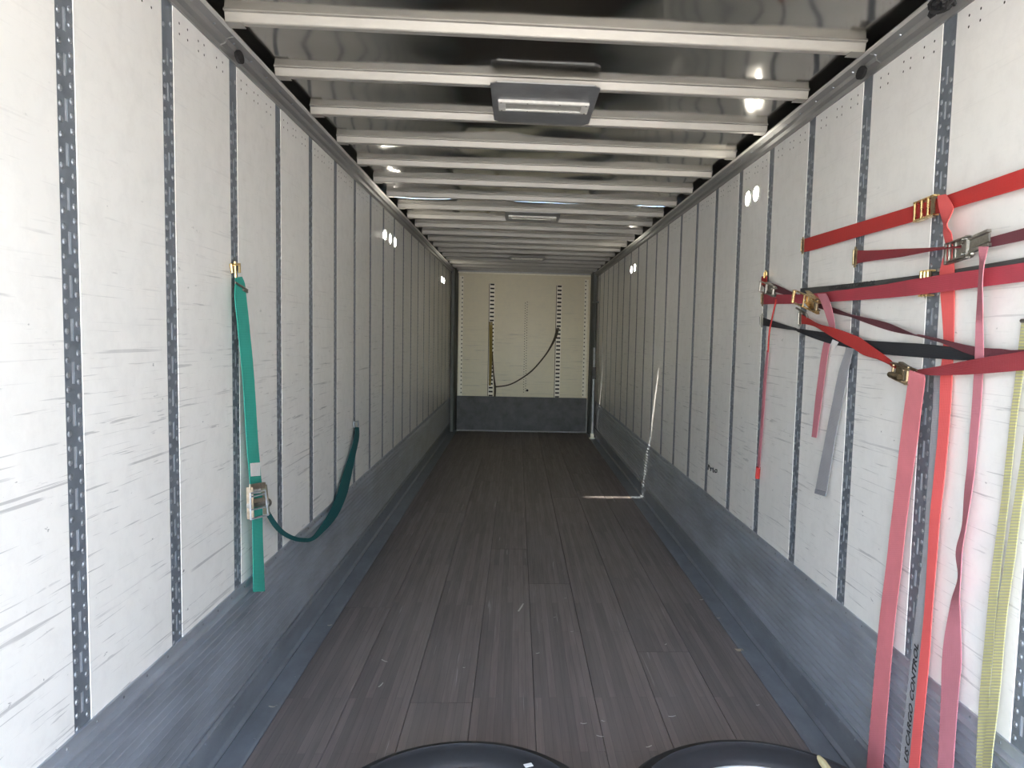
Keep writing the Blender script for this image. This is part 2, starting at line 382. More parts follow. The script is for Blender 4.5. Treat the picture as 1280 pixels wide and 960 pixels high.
for side, s, y0, mat in (('left', -1, YL0, M['liner_left']), ('right', 1, YR0, M['liner_right'])):
    sk = MB(); sk.box(s * (W + 0.022), s * (W + 0.05), YR, YF + 0.05, -0.16, ZROOF + 0.03)
    wall = struct('wall_' + side, sk, M['skin'])
    me_p, me_b, me_r, me_l, me_h = post_mesh(s), post_back(s), post_rivets(s), panel_mesh(s, mat), holes_mesh(s)
    i = -5
    while True:
        y = y0 + i * S
        if y > YF - 0.05: break
        if y > YR + 0.05:
            po = place('post', me_p, wall, (s * W, y, 0)); place('post_channel', me_b, po)
            place('rivets', me_r, po, kind='stuff')
        if y + S / 2 - 0.26 > YR and y + S / 2 < YF - 0.28:
            pa = place('panel', me_l, wall, (s * W, y + S / 2, 0)); place('vent_holes', me_h, pa, kind='stuff')
        i += 1
    # last short panel against the front wall
    yl = y0 + (i - 1) * S
    e0, e1 = yl + PW / 2 + 0.0005, YF
    p = MB(); p.box(s * W, s * (W + 0.02), e0, e1, Z0, ZP + 0.01)
    if e1 - e0 < 0.5: build(p, 'panel', mat, wall)
    # corrugated scuff band
    prof = []; z = 0.165; n = 13; h = (ZS - 0.035 - z) / n
    for k in range(n):
        a = z + k * h
        prof += [(-0.002, a), (-0.002, a + 0.42 * h), (-0.017, a + 0.62 * h), (-0.018, a + 0.72 * h), (-0.002, a + 0.98 * h)]
    prof = [(0.02, 0.155), (-0.004, 0.155)] + prof + [(-0.004, ZS - 0.034), (-0.006, ZS - 0.002), (-0.003, ZS), (0.02, ZS)]
    q = MB(); q.prism(prof, lambda u, v_, t: (s * (W + u), t, v_), YR, YF)
    sb = build(q, 'scuff_band', M['scuff'], wall)
    rv = MB(); y = YR + 0.1; k = 0
    while y < YF - 0.2:
        rv.dome((s * (W - 0.006), y, ZS - 0.018), (-s, 0, 0), 0.005, 0.003, 6); y += 0.152
    build(rv, 'rivets', M['rivet'], sb, 'stuff')
    # base rail: smooth band with rivets over a recessed dark foot
    q = MB(); q.prism([(0.02, 0.0045), (-0.023, 0.0045), (-0.023, 0.012), (-0.008, 0.022), (-0.008, 0.108), (-0.020, 0.114), (-0.020, 0.150), (-0.010, 0.158), (0.02, 0.158)],
                      lambda u, v_, t: (s * (W + u), t, v_), YR, YF)
    rb = build(q, 'base_rail', M['plate'], wall)
    rv = MB(); y = YR + 0.06
    while y < 11: rv.dome((s * (W - 0.020), y, 0.139), (-s, 0, 0), 0.0055, 0.004, 6); y += 0.1524
    build(rv, 'rivets', M['rivet'], rb, 'stuff')
    # top rail
    q = MB(); q.prism([(0.02, ZP - 0.004), (-0.008, ZP - 0.004), (-0.012, ZP + 0.012), (-0.030, ZP + 0.020), (-0.034, ZP + 0.036), (-0.062, ZP + 0.044), (-0.062, ZP + 0.048), (0.02, ZP + 0.075)],
                      lambda u, v_, t: (s * (W + u), t, v_), YR, YF)
    tr = build(q, 'top_rail', M['rail'], wall)
    q = MB(); q.prism([(-0.062, ZP + 0.044), (-0.075, ZP + 0.046), (-0.075, ZP + 0.052), (-0.062, ZP + 0.050)], lambda u, v_, t: (s * (W + u), t, v_), YR, YF)
    build(q, 'rail_flange', M['flange'], wall)
    rv = MB(); y = YR + 0.13
    while y < 10: rv.dome((s * (W - 0.040), y, ZP + 0.0375), Vector((-s * 0.27, 0, -0.96)).normalized(), 0.006, 0.004, 6); y += 0.2032
    build(rv, 'rivets', M['rivet'], tr, 'stuff')
    for hy in ((3.375,) if s < 0 else (3.225,)):
        q = MB(); q.prism([(math.cos(a * math.pi / 8) * 0.042, math.sin(a * math.pi / 8) * 0.024) for a in range(16)],
                          lambda u, v_, t: (s * (W - 0.028 - t * 0.012), hy + u, ZP + 0.014 + v_), 0, 1)
        build(q, 'rail_plug', M['black'], tr)
    # splice sleeve in the rail beside the plug
    q = MB(); yy = 3.24 if s < 0 else 3.10
    q.prism([(0.0, ZP + 0.010), (-0.0145, ZP + 0.010), (-0.0325, ZP + 0.018), (-0.0365, ZP + 0.034), (-0.064, ZP + 0.041), (-0.03, ZP + 0.05)],
            lambda u, v_, t: (s * (W + u), t, v_), yy - 0.006, yy + 0.006)
    build(q, 'rail_splice', M['rail'], tr)

# ------------------------------------------------------------------ roof
SLITS = ((7.050, -0.49, 0.69, 0.017), (12.07, 0.10, 0.62, 0.012))  # slits added to the roof so the sun throws streaks on wall and floor
NXR = 72
def roof_z(x, y):
    edge = max(0.0, 1 - abs(x) / W)
    amp = min(1.0, edge * 5)
    ph = ((y - YB0) / S) % 1.0
    bay = math.sin(math.pi * ph) ** 2
    n1 = noise.noise(Vector((x * 1.7, y * 1.35, 3.1))); n2 = noise.noise(Vector((x * 3.6, y * 2.9, 9.7)))
    return ZROOF + 0.004 + amp * bay * (0.018 * n1 + 0.007 * n2)
rm = MB()
edges_y = [YR] + [q for sl_ in SLITS for q in (sl_[0] - sl_[3] / 2, sl_[0] + sl_[3] / 2)] + [YF + 0.06]
for a, b_ in zip(edges_y[0::2], edges_y[1::2]):
    ny = max(2, int((b_ - a) / 0.05)); vv = []; ff = []
    for j in range(ny + 1):
        y = a + (b_ - a) * j / ny
        for i in range(NXR + 1):
            x = -(W + 0.03) + 2 * (W + 0.03) * i / NXR
            vv.append((x, y, roof_z(x, y)))
    nv = len(vv)
    vv += [(x, y, z + 0.002) for x, y, z in vv]
    for j in range(ny):
        for i in range(NXR):
            k = j * (NXR + 1) + i; ff.append((k, k + 1, k + NXR + 2, k + NXR + 1))
            k += nv; ff.append((k, k + NXR + 1, k + NXR + 2, k + 1))
    rm.add(vv, ff)
ceiling = bpy.data.meshes.new('ceiling'); ceiling.from_pydata([tuple(p) for p in rm.v], [], rm.f)
for p in ceiling.polygons: p.use_smooth = True
ceiling.materials.append(M['roof'])
ceil = place('ceiling', ceiling, kind='structure')
for y, xa, xb, gap in SLITS:                     # added covers shut the slit beyond the length of the light streak
    for a, b_ in ((-W - 0.03, xa), (xb, W + 0.03)):
        q = MB(); q.box(a, b_, y - 0.03, y + 0.03, ZROOF + 0.012, ZROOF + 0.03); build(q, 'slit_cover', M['bow'], ceil)
bowm = MB(); XB = 1.212
bowm.prism([(-0.022, ZROOF - 0.0005), (-0.008, ZROOF - 0.002), (0.0, ZB + 0.004), (0.004, ZB), (0.034, ZB), (0.038, ZB + 0.004), (0.046, ZROOF - 0.002), (0.060, ZROOF - 0.0005), (0.060, ZROOF + 0.0035), (-0.022, ZROOF + 0.0035)],
           lambda u, v_, t: (t, u, v_), -XB, XB)
bme = bowm.mesh('roof_bow', M['bow'])
em = MB()
for s in (-1, 1): em.box(s * (XB - 0.06), s * (XB + 0.012), -0.014, 0.052, ZB - 0.0025, ZB - 0.0002)
eme = em.mesh('bow_foot', M['bow'])
i = -6
while YB0 + i * S < YF - 0.1:
    bo = place('roof_bow', bme, ceil, (0, YB0 + i * S, 0)); place('bow_foot', eme, bo); i += 1

# ------------------------------------------------------------------ front wall
q = MB(); q.box(-W - 0.05, W + 0.05, YF, YF + 0.05, -0.16, ZROOF + 0.03)
front = struct('wall_front', q, M['skin'])
q = MB(); q.box(-1.153, 1.173, YF - 0.02, YF - 0.0005, 0.60, 2.79); build(q, 'panel', M['frontpanel'], front)
q = MB(); q.prism([(YF - 0.001, 0.03), (YF - 0.05, 0.03), (YF - 0.05, 0.60), (YF - 0.044, 0.632), (YF - 0.001, 0.632)], lambda u, v_, t: (t, u, v_), -1.16, 1.15)
build(q, 'kick_plate', M['kick'], front)
q = MB(); q.box(-1.17, 1.17, YF - 0.03, YF - 0.001, 2.79, 2.815); build(q, 'header_strip', M['bright'], front)
for s in (-1, 1):
    q = MB(); q.prism([(1.160 if s < 0 else 1.174, YF - 0.001), (1.19, YF - 0.16), (1.215, YF - 0.19), (W - 0.022, YF - 0.19), (W - 0.022, YF - 0.001)], lambda u, v_, t: (s * u, v_, t), 0.005, 2.86)
    build(q, 'corner_column', M['column'], front)
    xc = -1.105 if s < 0 else 1.10
    q = MB(); q.box(xc - 0.035, xc + 0.035, YF - 0.026, YF - 0.021, 0.635, 2.74); ce = build(q, 'edge_strip', M['bright'], front)
    q = MB(); z = 0.68
    while z < 2.72: q.box(xc + (0.008 if s < 0 else -0.026), xc + (0.026 if s < 0 else -0.008), YF - 0.0268, YF - 0.0262, z, z + 0.022); z += 0.072
    build(q, 'slots', M['hole'], ce, 'stuff')
for xc, xl in ((-0.565, -0.53), (0.62, 0.57)):
    # upright logistics strips lean a touch, as the photo shows them: ladder of slots between two edges
    q = MB(); q.box(xc - 0.046, xc - 0.036, YF - 0.03, YF - 0.0205, 0.635, 2.62); q.box(xc + 0.036, xc + 0.046, YF - 0.03, YF - 0.0205, 0.635, 2.62)
    z = 0.66
    while z < 2.6: q.box(xc - 0.036, xc + 0.036, YF - 0.028, YF - 0.0205, z, z + 0.042); z += 0.070
    st = build(q, 'logistics_strip', M['bright'], front)
    q = MB(); q.box(xc - 0.036, xc + 0.036, YF - 0.0215, YF - 0.0203, 0.635, 2.62); build(q, 'strip_back', M['hole'], st)
    q = MB(); q.box(xc - 0.056, xc - 0.047, YF - 0.024, YF - 0.0203, 0.635, 2.62); build(q, 'seal_bead', M['hole'], st)
q = MB(); z = 0.72
while z < 2.3: q.dome((0.02, YF - 0.0205, z), (0, -1, 0), 0.008, 0.003, 6); q.dome((0.055, YF - 0.0205, z + 0.02), (0, -1, 0), 0.008, 0.003, 6); z += 0.045
build(q, 'rivets', M['hole'], front, 'stuff')
q = MB(); q.dome((0.0, 0, 0), (0, -1, 0), 0.022, 0.003, 10)
place('patch_hole', q.mesh('patch_hole', M['hole']), front, tuple(ony(659, 488, YF - 0.0206)))

# ------------------------------------------------------------------ ceiling lights
def ceiling_light(y0, y1, xa, xb, label, full=True):
    zc = ZB - 0.003; xm = (xa + xb) / 2; ym = (y0 + y1) / 2
    t = thing('ceiling_light', (xm, ym, zc), label, 'ceiling light', 'ceiling lights along the middle of the roof')
    ch = 0.03
    out = [(xa + ch, y0), (xb - ch, y0), (xb, y0 + ch), (xb, y1 - ch), (xb - ch, y1), (xa + ch, y1), (xa, y1 - ch), (xa, y0 + ch)]
    q = MB(); q.prism(out, lambda u, v_, z: (u, v_, z), zc - 0.006, zc - 0.0005); build(q, 'mounting_plate', M['lampplate'], t)
    hy0, hy1 = ym - 0.075, ym + 0.075; hx0, hx1 = xa + 0.03, xb - 0.03; z0, z1 = zc - 0.019, zc - 0.006
    q = MB()
    q.box(hx0, hx1, hy0, hy0 + 0.022, z0, z1); q.box(hx0, hx1, hy1 - 0.022, hy1, z0, z1)
    q.box(hx0, hx0 + 0.035, hy0 + 0.022, hy1 - 0.022, z0, z1); q.box(hx1 - 0.035, hx1, hy0 + 0.022, hy1 - 0.022, z0, z1)
    build(q, 'housing', M['lampframe'], t)
    q = MB(); q.box(hx0 + 0.035, hx1 - 0.035, hy0 + 0.022, hy1 - 0.022, z0 + 0.005, z1); build(q, 'lens', M['lens'], t)
    sm = MB().dome((0, 0, 0), (0, 0, -1), 0.005, 0.003, 8).mesh('screw', M['steel'])
    for x in (hx0 + 0.014, hx0 + 0.14, hx1 - 0.14, hx1 - 0.014):
        for y in (hy0 + 0.011, hy1 - 0.011): place('screw', sm, t, (x - xm, y - ym, z0 - zc))
ceiling_light(3.645, 4.30, -0.255, 0.240, 'square grey ceiling plate with long white lamp, nearest to the open rear doors')
ceiling_light(7.33, 7.90, -0.245, 0.262, 'ceiling lamp plate midway along the roof, second from the rear doors')
ceiling_light(11.35, 11.93, -0.245, 0.262, 'ceiling lamp plate close to the front wall of the trailer')

# ------------------------------------------------------------------ glowing discs added for bright spots high on the walls
def wall_spot(s, y, z, label, grp):  # made-up ring and disc; the source of the spot is unknown
    t = thing('bright_wall_spot', (s * W, y, z), label, 'bright spot', grp)
    q = MB(); ring = []
    n = 24; vv = []; ff = []
    for rr, dx in ((0.062, 0.0003), (0.060, 0.008), (0.052, 0.008), (0.050, 0.0003)):
        vv += [(s * (W - dx), y + rr * math.cos(2 * math.pi * k / n), z + 0.82 * rr * math.sin(2 * math.pi * k / n)) for k in range(n)]
    for a in range(3):
        for k in range(n): ff.append((a * n + k, a * n + (k + 1) % n, (a + 1) * n + (k + 1) % n, (a + 1) * n + k))
    q.add(vv, ff); build(q, 'spot_ring', M['lampframe'], t, smooth=True)
    q = MB(); vv = []; ff = []
    for rr, dx in ((0.050, 0.004), (0.036, 0.010), (0.018, 0.013)):
        vv += [(s * (W - dx), y + rr * math.cos(2 * math.pi * k / n), z + 0.82 * rr * math.sin(2 * math.pi * k / n)) for k in range(n)]
    vv.append((s * (W - 0.014), y, z))
    for a in range(2):
        for k in range(n): ff.append((a * n + k, a * n + (k + 1) % n, (a + 1) * n + (k + 1) % n, (a + 1) * n + k))
    for k in range(n): ff.append((2 * n + k, 2 * n + (k + 1) % n, 3 * n))
    q.add(vv, ff); build(q, 'lens', M['glow'], t, smooth=True)  # glowing disc put in for the spot, not a lamp lens
for y in (4.70, 4.87): wall_spot(1, y, 2.58, 'glowing round spot high on the liner behind the red straps', 'pair of bright spots above the red straps')
for y in (9.55, 9.84): wall_spot(1, y, 2.56, 'glowing round spot far along the red strap wall, towards the front', 'pair of bright spots far along the red strap wall')
for y in (7.10, 7.38, 7.66): wall_spot(-1, y, 2.56, 'glowing round spot high on the wall beyond the teal strap', 'row of bright spots beyond the teal strap')
for y in (12.35, 12.68): wall_spot(-1, y, 2.546, 'glowing round spot by the front corner of the teal strap wall', 'pair of bright spots by the front corner')

# ------------------------------------------------------------------ straps
def crom(P, sub):
    out = []
    for i in range(len(P) - 1):
        p0, p1, p2, p3 = P[max(i - 1, 0)], P[i], P[i + 1], P[min(i + 2, len(P) - 1)]
        for k in range(sub):
            t = k / sub
            out.append(0.5 * ((2 * p1) + (p2 - p0) * t + (2 * p0 - 5 * p1 + 4 * p2 - p3) * t * t + (3 * p1 - p0 - 3 * p2 + p3) * t ** 3))
    out.append(P[-1].copy()); return out
def ribbon(mb, st, proj, nrm, th=0.0025, sub=6, zmin=0.012, wob=0.0012, curve=True):
    """st rows: (ax, ay, bx, by, offA[, offB]); the two edges of the webbing."""
    A = []; B = []
    for r in st:
        oa = r[4]; ob = r[5] if len(r) > 5 else oa
        A.append(proj(r[0], r[1], oa)); B.append(proj(r[2], r[3], ob))
    if curve: A, B = crom(A, sub), crom(B, sub)
    for P in (A, B):
        for p in P: p.z = max(p.z, zmin)
    n = len(A); vs_ = []; ulen = [0]
    for i in range(1, n): ulen.append(ulen[-1] + ((A[i] + B[i]) / 2 - (A[i - 1] + B[i - 1]) / 2).length)
    for i in range(n):
        t = (A[min(i + 1, n - 1)] + B[min(i + 1, n - 1)]) - (A[max(i - 1, 0)] + B[max(i - 1, 0)])
        a = B[i] - A[i]; nn = t.cross(a)
        nn = nn.normalized() if nn.length > 1e-9 else nrm.copy()
        if nn.dot(nrm) < 0 and abs(nn.dot(nrm)) > 0.05: nn = -nn
        wv = nrm * (wob * noise.noise(Vector((ulen[i] * 9, A[i].y * 3, 1.7))))
        m_ = (A[i] + B[i]) / 2 + wv * 0.6
        vs_ += [A[i] + wv, m_, B[i] + wv, A[i] + wv + nn * th, m_ + nn * th, B[i] + wv + nn * th]
    fs = []; uvs = []
    for i in range(n - 1):
        a = i * 6; b_ = a + 6
        for j, (v0, v1) in ((0, (0, .5)), (1, (.5, 1))):
            for o in (0, 3):
                fs.append((a + o + j, a + o + j + 1, b_ + o + j + 1, b_ + o + j)); uvs.append(((ulen[i], v0), (ulen[i], v1), (ulen[i + 1], v1), (ulen[i + 1], v0)))
        for j in (0, 2):
            fs.append((a + j, a + j + 3, b_ + j + 3, b_ + j)); uvs.append(((ulen[i], j / 2),) * 2 + ((ulen[i + 1], j / 2),) * 2)
    for a in (0, (n - 1) * 6):
        fs.append((a, a + 1, a + 4, a + 3)); uvs.append(((0, 0),) * 4); fs.append((a + 1, a + 2, a + 5, a + 4)); uvs.append(((0, 0),) * 4)
    mb.add(vs_, fs, uvs); return mb
NR = Vector((-1, 0, 0)); NL = Vector((1, 0, 0)); NF = Vector((0, -1, 0))
def web_r(name, st, mat, parent, **k): return build(ribbon(MB(), st, RW, NR, **k), name, mat, parent)

def frame_dirs(p, q, nrm):
    t = (q - p).normalized(); a = nrm.cross(t).normalized(); return t, a, t.cross(a).normalized() * (1 if t.cross(a).dot(nrm) > 0 else -1)
def ratchet(parent, p, q, nrm, width, mat, lift=0.02, handle=0.5, hlen=0.9, spool_mat=None):
    """tension ratchet lying from p to q on the strap."""
    t, a, n = frame_dirs(p, q, nrm); L = (q - p).length; c = (p + q) / 2 + n * lift; hw = width / 2
    f = MB()
    for s in (-1, 1):
        prof = [(-0.5, -0.010), (0.28, -0.010), (0.5, 0.004), (0.5, 0.018), (0.30, 0.026), (-0.05, 0.020), (-0.5, 0.010)]
        f.prism(prof, lambda u, v_, w_: c + t * (u * L) + n * v_ + a * (s * hw + w_), -0.0016, 0.0016)
    f.tube([c - t * (0.44 * L) - a * hw, c - t * (0.44 * L) + a * hw], 0.0055, 8)
    f.obox(c - t * (0.2 * L) - n * 0.004, t, a, n, 0.16 * L, hw, 0.0014)
    build(f, 'ratchet_frame', mat, parent)
    sp = MB(); sc_ = c + t * (0.30 * L) + n * 0.008
    sp.tube([sc_ - a * (hw + 0.006), sc_ + a * (hw + 0.006)], 0.010, 10)
    for s in (-1, 1):                            # toothed wheels
        teeth = []
        for k in range(20):
            rr = 0.021 if k % 2 else 0.016; an = 2 * math.pi * k / 20; teeth.append((rr * math.cos(an), rr * math.sin(an)))
        sp.prism(teeth, lambda u, v_, w_: sc_ + t * u + n * v_ + a * (s * (hw - 0.006) + w_), -0.0018, 0.0018)
    build(sp, 'ratchet_spool', spool_mat or mat, parent)
    h = MB(); hd = (-t * math.cos(handle) + n * math.sin(handle)).normalized(); hn = hd.cross(a)
    for s in (-1, 1): h.obox(sc_ + hd * (hlen * L / 2) + a * (s * (hw + 0.004)), hd, a, hn, hlen * L / 2, 0.0014, 0.008)
    h.tube([sc_ + hd * (hlen * L) - a * (hw + 0.004), sc_ + hd * (hlen * L) + a * (hw + 0.004)], 0.0075, 10)
    h.tube([sc_ + hd * (hlen * L * 0.55) - a * (hw + 0.004), sc_ + hd * (hlen * L * 0.55) + a * (hw + 0.004)], 0.004, 8)
    build(h, 'ratchet_handle', mat, parent)
def buckle(parent, p, q, nrm, width, mat, lift=0.012):
    """cam buckle: stamped frame with three cross bars."""
    t, a, n = frame_dirs(p, q, nrm); L = (q - p).length; c = (p + q) / 2 + n * lift; hw = width / 2
    f = MB()
    for s in (-1, 1): f.obox(c + a * (s * hw), t, a, n, L / 2, 0.003, 0.010)
    for u in (-0.46, -0.12, 0.20): f.tube([c + t * (u * L) - a * (hw + 0.002) + n * 0.006, c + t * (u * L) + a * (hw + 0.002) + n * 0.006], 0.0055, 8)
    build(f, 'buckle_frame', mat, parent)
    f = MB(); f.obox(c + t * (0.40 * L) + n * 0.004, t, a, (n + t * 0.3).normalized(), 0.09 * L, hw, 0.0025); build(f, 'buckle_cam', M['bronze'], parent)
def fitting(parent, c, nrm, w_, h_, mat, lift=0.004):
    """spring end fitting that clips into the slot of a post."""
    c = c + nrm * lift; y = Vector((0, 1, 0)); z = Vector((0, 0, 1)); f = MB()
    if abs(nrm.y) > 0.5: y = Vector((1, 0, 0))
    for s in (-1, 1):
        f.obox(c + y * (s * w_ / 2), y, z, nrm, 0.0022, h_ / 2, 0.004); f.obox(c + z * (s * h_ / 2), y, z, nrm, w_ / 2, 0.0022, 0.004)
    f.obox(c, y, z, nrm, 0.004, h_ / 2 + 0.012, 0.003); f.tube([c - z * (h_ / 2) + nrm * 0.007, c + z * (h_ / 2) + nrm * 0.007], 0.003, 6)
    build(f, 'end_fitting', mat, parent)
def text_on(parent, s_, p, q, updir, nrm, mat, height, shear=0.25, fit=True):
    cu = bpy.data.curves.new('lettering', 'FONT'); cu.body = s_; cu.size = 1.0; cu.extrude = 0.004; cu.shear = shear; cu.offset = 0.018; cu.resolution_u = 3
    to = bpy.data.objects.new('lettering_source', cu); col.objects.link(to)
    dg = bpy.context.evaluated_depsgraph_get(); dg.update()
    me = bpy.data.meshes.new_from_object(to.evaluated_get(dg)); bpy.data.objects.remove(to)
    xs = [v_.co.x for v_ in me.vertices]; ys = [v_.co.y for v_ in me.vertices]
    x0, x1, y0, y1 = min(xs), max(xs), min(ys), max(ys); L = (q - p).length
    t = (q - p).normalized(); u_ = updir - t * updir.dot(t); u_.normalize(); base = wpos(parent)
    for v_ in me.vertices:
        v_.co = p + t * ((v_.co.x - x0) / (x1 - x0) * L) + u_ * ((v_.co.y - y0) / (y1 - y0) * height) + nrm * (v_.co.z * 0.08 + 0.0004) - base
    me.materials.clear(); me.materials.append(mat)
    o = place('lettering', me, parent); return o
def quad_tag(parent, pts, proj, off, mat, name='label_tag'):
    P = [proj(x, y, off) for x, y in pts]; nrm = NR if P[0].x > 0 else NL
    n = len(P); q = MB(); q.add(P + [p + nrm * 0.0012 for p in P], [tuple(range(n)), tuple(range(n, 2 * n))] + [(i, (i + 1) % n, n + (i + 1) % n, n + i) for i in range(n)])
    return build(q, name, mat, parent)

# --- bright red strap with gold cam buckle and its long tail
t = thing('ratchet_strap', RW(1003, 307, 0), 'bright red strap, the highest on its wall, with gold buckle and long hanging tail', 'strap', 'cargo straps')
web_r('webbing', [(1003.5, 299.6, 1003.5, 315, .006), (1015, 296, 1015, 313, .010), (1073, 278.4, 1073, 296.2, .016), (1150, 255, 1151, 274.5, .022), (1186, 243.5, 1190, 261, .022), (1280, 210.6, 1280, 234.8, .020), (1420, 162, 1420, 193, .016), (1560, 114, 1560, 152, .010)], M['red'], t, wob=.0005)
buckle(t, RW(1149, 266, .024), RW(1175, 256, .024), NR, .062, M['gold'])
web_r('webbing_tail', [(1172.5, 245, 1183, 243, .034), (1174, 258, 1192, 258, .044, .05), (1177, 270, 1190, 268, .040, .055), (1180, 281, 1184.5, 281, .030, .058), (1180, 292, 1190, 292, .030, .045), (1182.5, 309, 1191.5, 309, .036), (1178, 327, 1192.5, 326, .034), (1175, 343, 1193.6, 343, .016), (1176, 365, 1193.6, 364, .008), (1180, 426, 1192.5, 426, .007), (1176.4, 470, 1191, 470, .010), (1173.7, 533, 1187, 533, .020), (1168.4, 591, 1181.7, 591, .022), (1162.5, 652, 1175, 652, .022), (1156, 763, 1166, 763, .026, .03), (1149.6, 828, 1161.6, 828, .030), (1136.6, 960, 1149.4, 960, .034), (1126, 1050, 1141, 1050, .036)], M['redtail'], t)
fitting(t, RW(1004.5, 307, .008), NR, .028, .058, M['bronze'])

# --- wine strap with steel ratchet and pink tail
t = thing('ratchet_strap', RW(1069, 321, 0), 'wine red strap twisting into a long steel ratchet, with a faded pink tail', 'strap', 'cargo straps')
web_r('webbing', [(1068.8, 313, 1068.8, 330, .006), (1078, 313, 1078, 328, .012), (1088.7, 313, 1088.7, 326.2, .016), (1126, 311.5, 1126, 321.2, .022, .040), (1160.5, 310.6, 1160.5, 314.8, .018, .062), (1187, 308.2, 1187, 310.8, .014, .062), (1204, 304, 1204, 310, .030, .050)], M['wine'], t, wob=.0005)
web_r('webbing', [(1221, 303, 1225, 310.5, .030, .045), (1239.4, 296.6, 1241, 308.5, .030), (1280, 285.4, 1280, 300.4, .024), (1420, 247, 1420, 270, .018), (1560, 208, 1560, 238, .010)], M['maroon'], t, wob=.0005)
ratchet(t, RW(1192, 317, .025), RW(1228, 307, .025), NR, .056, M['steel'], .018, -0.10, 0.95)
q = MB(); P0, P1 = RW(1203, 311, .05), RW(1237, 296.5, .05); d_, a_, n_ = frame_dirs(P0, P1, NR)
q.obox((P0 + P1) / 2, d_, a_, n_, (P1 - P0).length / 2, 0.012, 0.003); q.obox((P0 + P1) / 2 + a_ * .02, d_, a_, n_, (P1 - P0).length / 2, 0.004, 0.006); q.obox((P0 + P1) / 2 - a_ * .02, d_, a_, n_, (P1 - P0).length / 2, 0.004, 0.006)
build(q, 'ratchet_lever', M['steel'], t)
web_r('webbing_tail', [(1224, 308, 1236, 308, .060), (1224.5, 319, 1233.5, 319, .055), (1225.2, 330, 1231, 330, .050, .065), (1223.4, 355, 1228.8, 355, .038, .064), (1221.5, 385, 1229, 385, .036, .056), (1220.4, 405, 1229.3, 405, .034), (1219.5, 440, 1230, 440, .030), (1218, 469, 1229, 469, .016), (1215.5, 510, 1226.5, 510, .012), (1210.5, 575, 1220.6, 575, .012), (1206.6, 613, 1216, 613, .012, .026), (1203.2, 657, 1208.6, 657, .012, .038), (1195.5, 690, 1203.5, 690, .012, .030), (1198, 722, 1201.5, 722, .012, .044), (1190, 750, 1200, 750, .012, .030), (1182, 791, 1201.5, 790, .014), (1178, 828, 1202, 828, .020), (1177, 870, 1198.5, 870, .028), (1172.5, 960, 1192, 960, .034), (1165, 1060, 1186, 1060, .036)], M['pink'], t)
fitting(t, RW(1070, 321.5, .008), NR, .03, .06, M['bronze'])

# --- long crimson strap with gold ratchet
t = thing('ratchet_strap', RW(952, 374, 0), 'long crimson strap running the full row, with small gold ratchet and white tag', 'strap', 'cargo straps')
web_r('webbing', [(952.3, 368, 952.3, 380.4, .006), (962, 368, 962, 380.2, .012), (1002.5, 368, 1002.5, 379.4, .020), (1035, 364.8, 1037, 377.4, .022), (1100, 356.5, 1100, 373.2, .022), (1152.5, 347.4, 1152.5, 368, .036), (1280, 328.6, 1280, 352, .022), (1420, 308, 1420, 336, .016), (1560, 287.5, 1560, 320, .010)], M['crimson'], t, wob=.0005)
ratchet(t, RW(1011, 370, .028), RW(1030, 386, .028), NR, .050, M['gold'], .012, 0.35, 0.8, M['bronze'])
web_r('webbing_tail', [(1022, 367.5, 1033, 367, .050), (1028.7, 382.5, 1038.5, 380, .058), (1033, 395, 1042.3, 395, .050), (1036.8, 408.7, 1044, 409.5, .030), (1034, 418, 1041.5, 418, .008), (1029.5, 432, 1037.5, 432, .008), (1025, 458, 1033, 458, .010), (1019.5, 503, 1027.6, 500, .012), (1015, 546, 1020.7, 547.4, .016)], M['pink'], t)
quad_tag(t, [(1004.2, 385.5), (1006, 375), (1010.5, 371), (1015.2, 381), (1010, 383.5)], RW, .034, M['white'])
fitting(t, RW(954, 374, .008), NR, .03, .055, M['bronze'])

# --- charcoal strap printed with lettering
t = thing('ratchet_strap', RW(1001, 366, 0), 'charcoal grey printed strap peeping out above the long crimson strap', 'strap', 'cargo straps')
web_r('webbing', [(1001, 360.5, 1001, 374, .005), (1012, 359.6, 1012, 373, .008), (1072.8, 353.4, 1072.8, 367, .013), (1152.5, 343.4, 1152.5, 362, .014), (1192, 337, 1192, 356, .014), (1280, 322, 1280, 345, .012), (1420, 297, 1420, 326, .010), (1560, 272, 1560, 306, .006)], M['charcoal'], t, wob=.0003)
text_on(t, 'US CARGO CONTROL', RW(1036, 363.2, .0165), RW(1094, 356.0, .0165), Vector((0, 0, 1)), NR, M['ink'], .018)
buckle(t, RW(1153, 355, .014), RW(1166, 353.5, .014), NR, .082, M['gold'], .002)
quad_tag(t, [(1142, 372), (1155, 369), (1156.5, 376), (1149, 380), (1142, 377)], RW, .012, M['white'])

# --- maroon strap with steel ratchet at the far post
t = thing('ratchet_strap', RW(956, 350, 0), 'thin twisted maroon strap with steel ratchet hooked above the crimson strap end', 'strap', 'cargo straps')
web_r('webbing', [(952.6, 345.5, 959.5, 344.5, .008), (952.6, 356, 960, 353, .014), (962, 362, 968, 355, .012), (985, 370, 990, 365, .012), (1010, 380, 1012, 375, .010), (1040, 390.6, 1040, 384, .010), (1062.5, 395.4, 1062.5, 392.6, .008, .05), (1080, 402, 1080, 396.4, .008, .03), (1111, 413, 1111, 404, .008), (1141, 418.4, 1141, 416.8, .008, .05), (1152, 421, 1150, 418, .008, .045), (1177, 428, 1174, 423.3, .016, .03), (1219, 445, 1219, 433.4, .024), (1252, 446, 1252, 436, .022), (1280, 448, 1280, 437, .020), (1420, 447, 1420, 425, .014), (1560, 440, 1560, 410, .008)], M['maroon'], t, wob=.0003)
ratchet(t, RW(961, 358, .016), RW(974, 366, .016), NR, .045, M['steel'], .012, 0.2, 0.8)
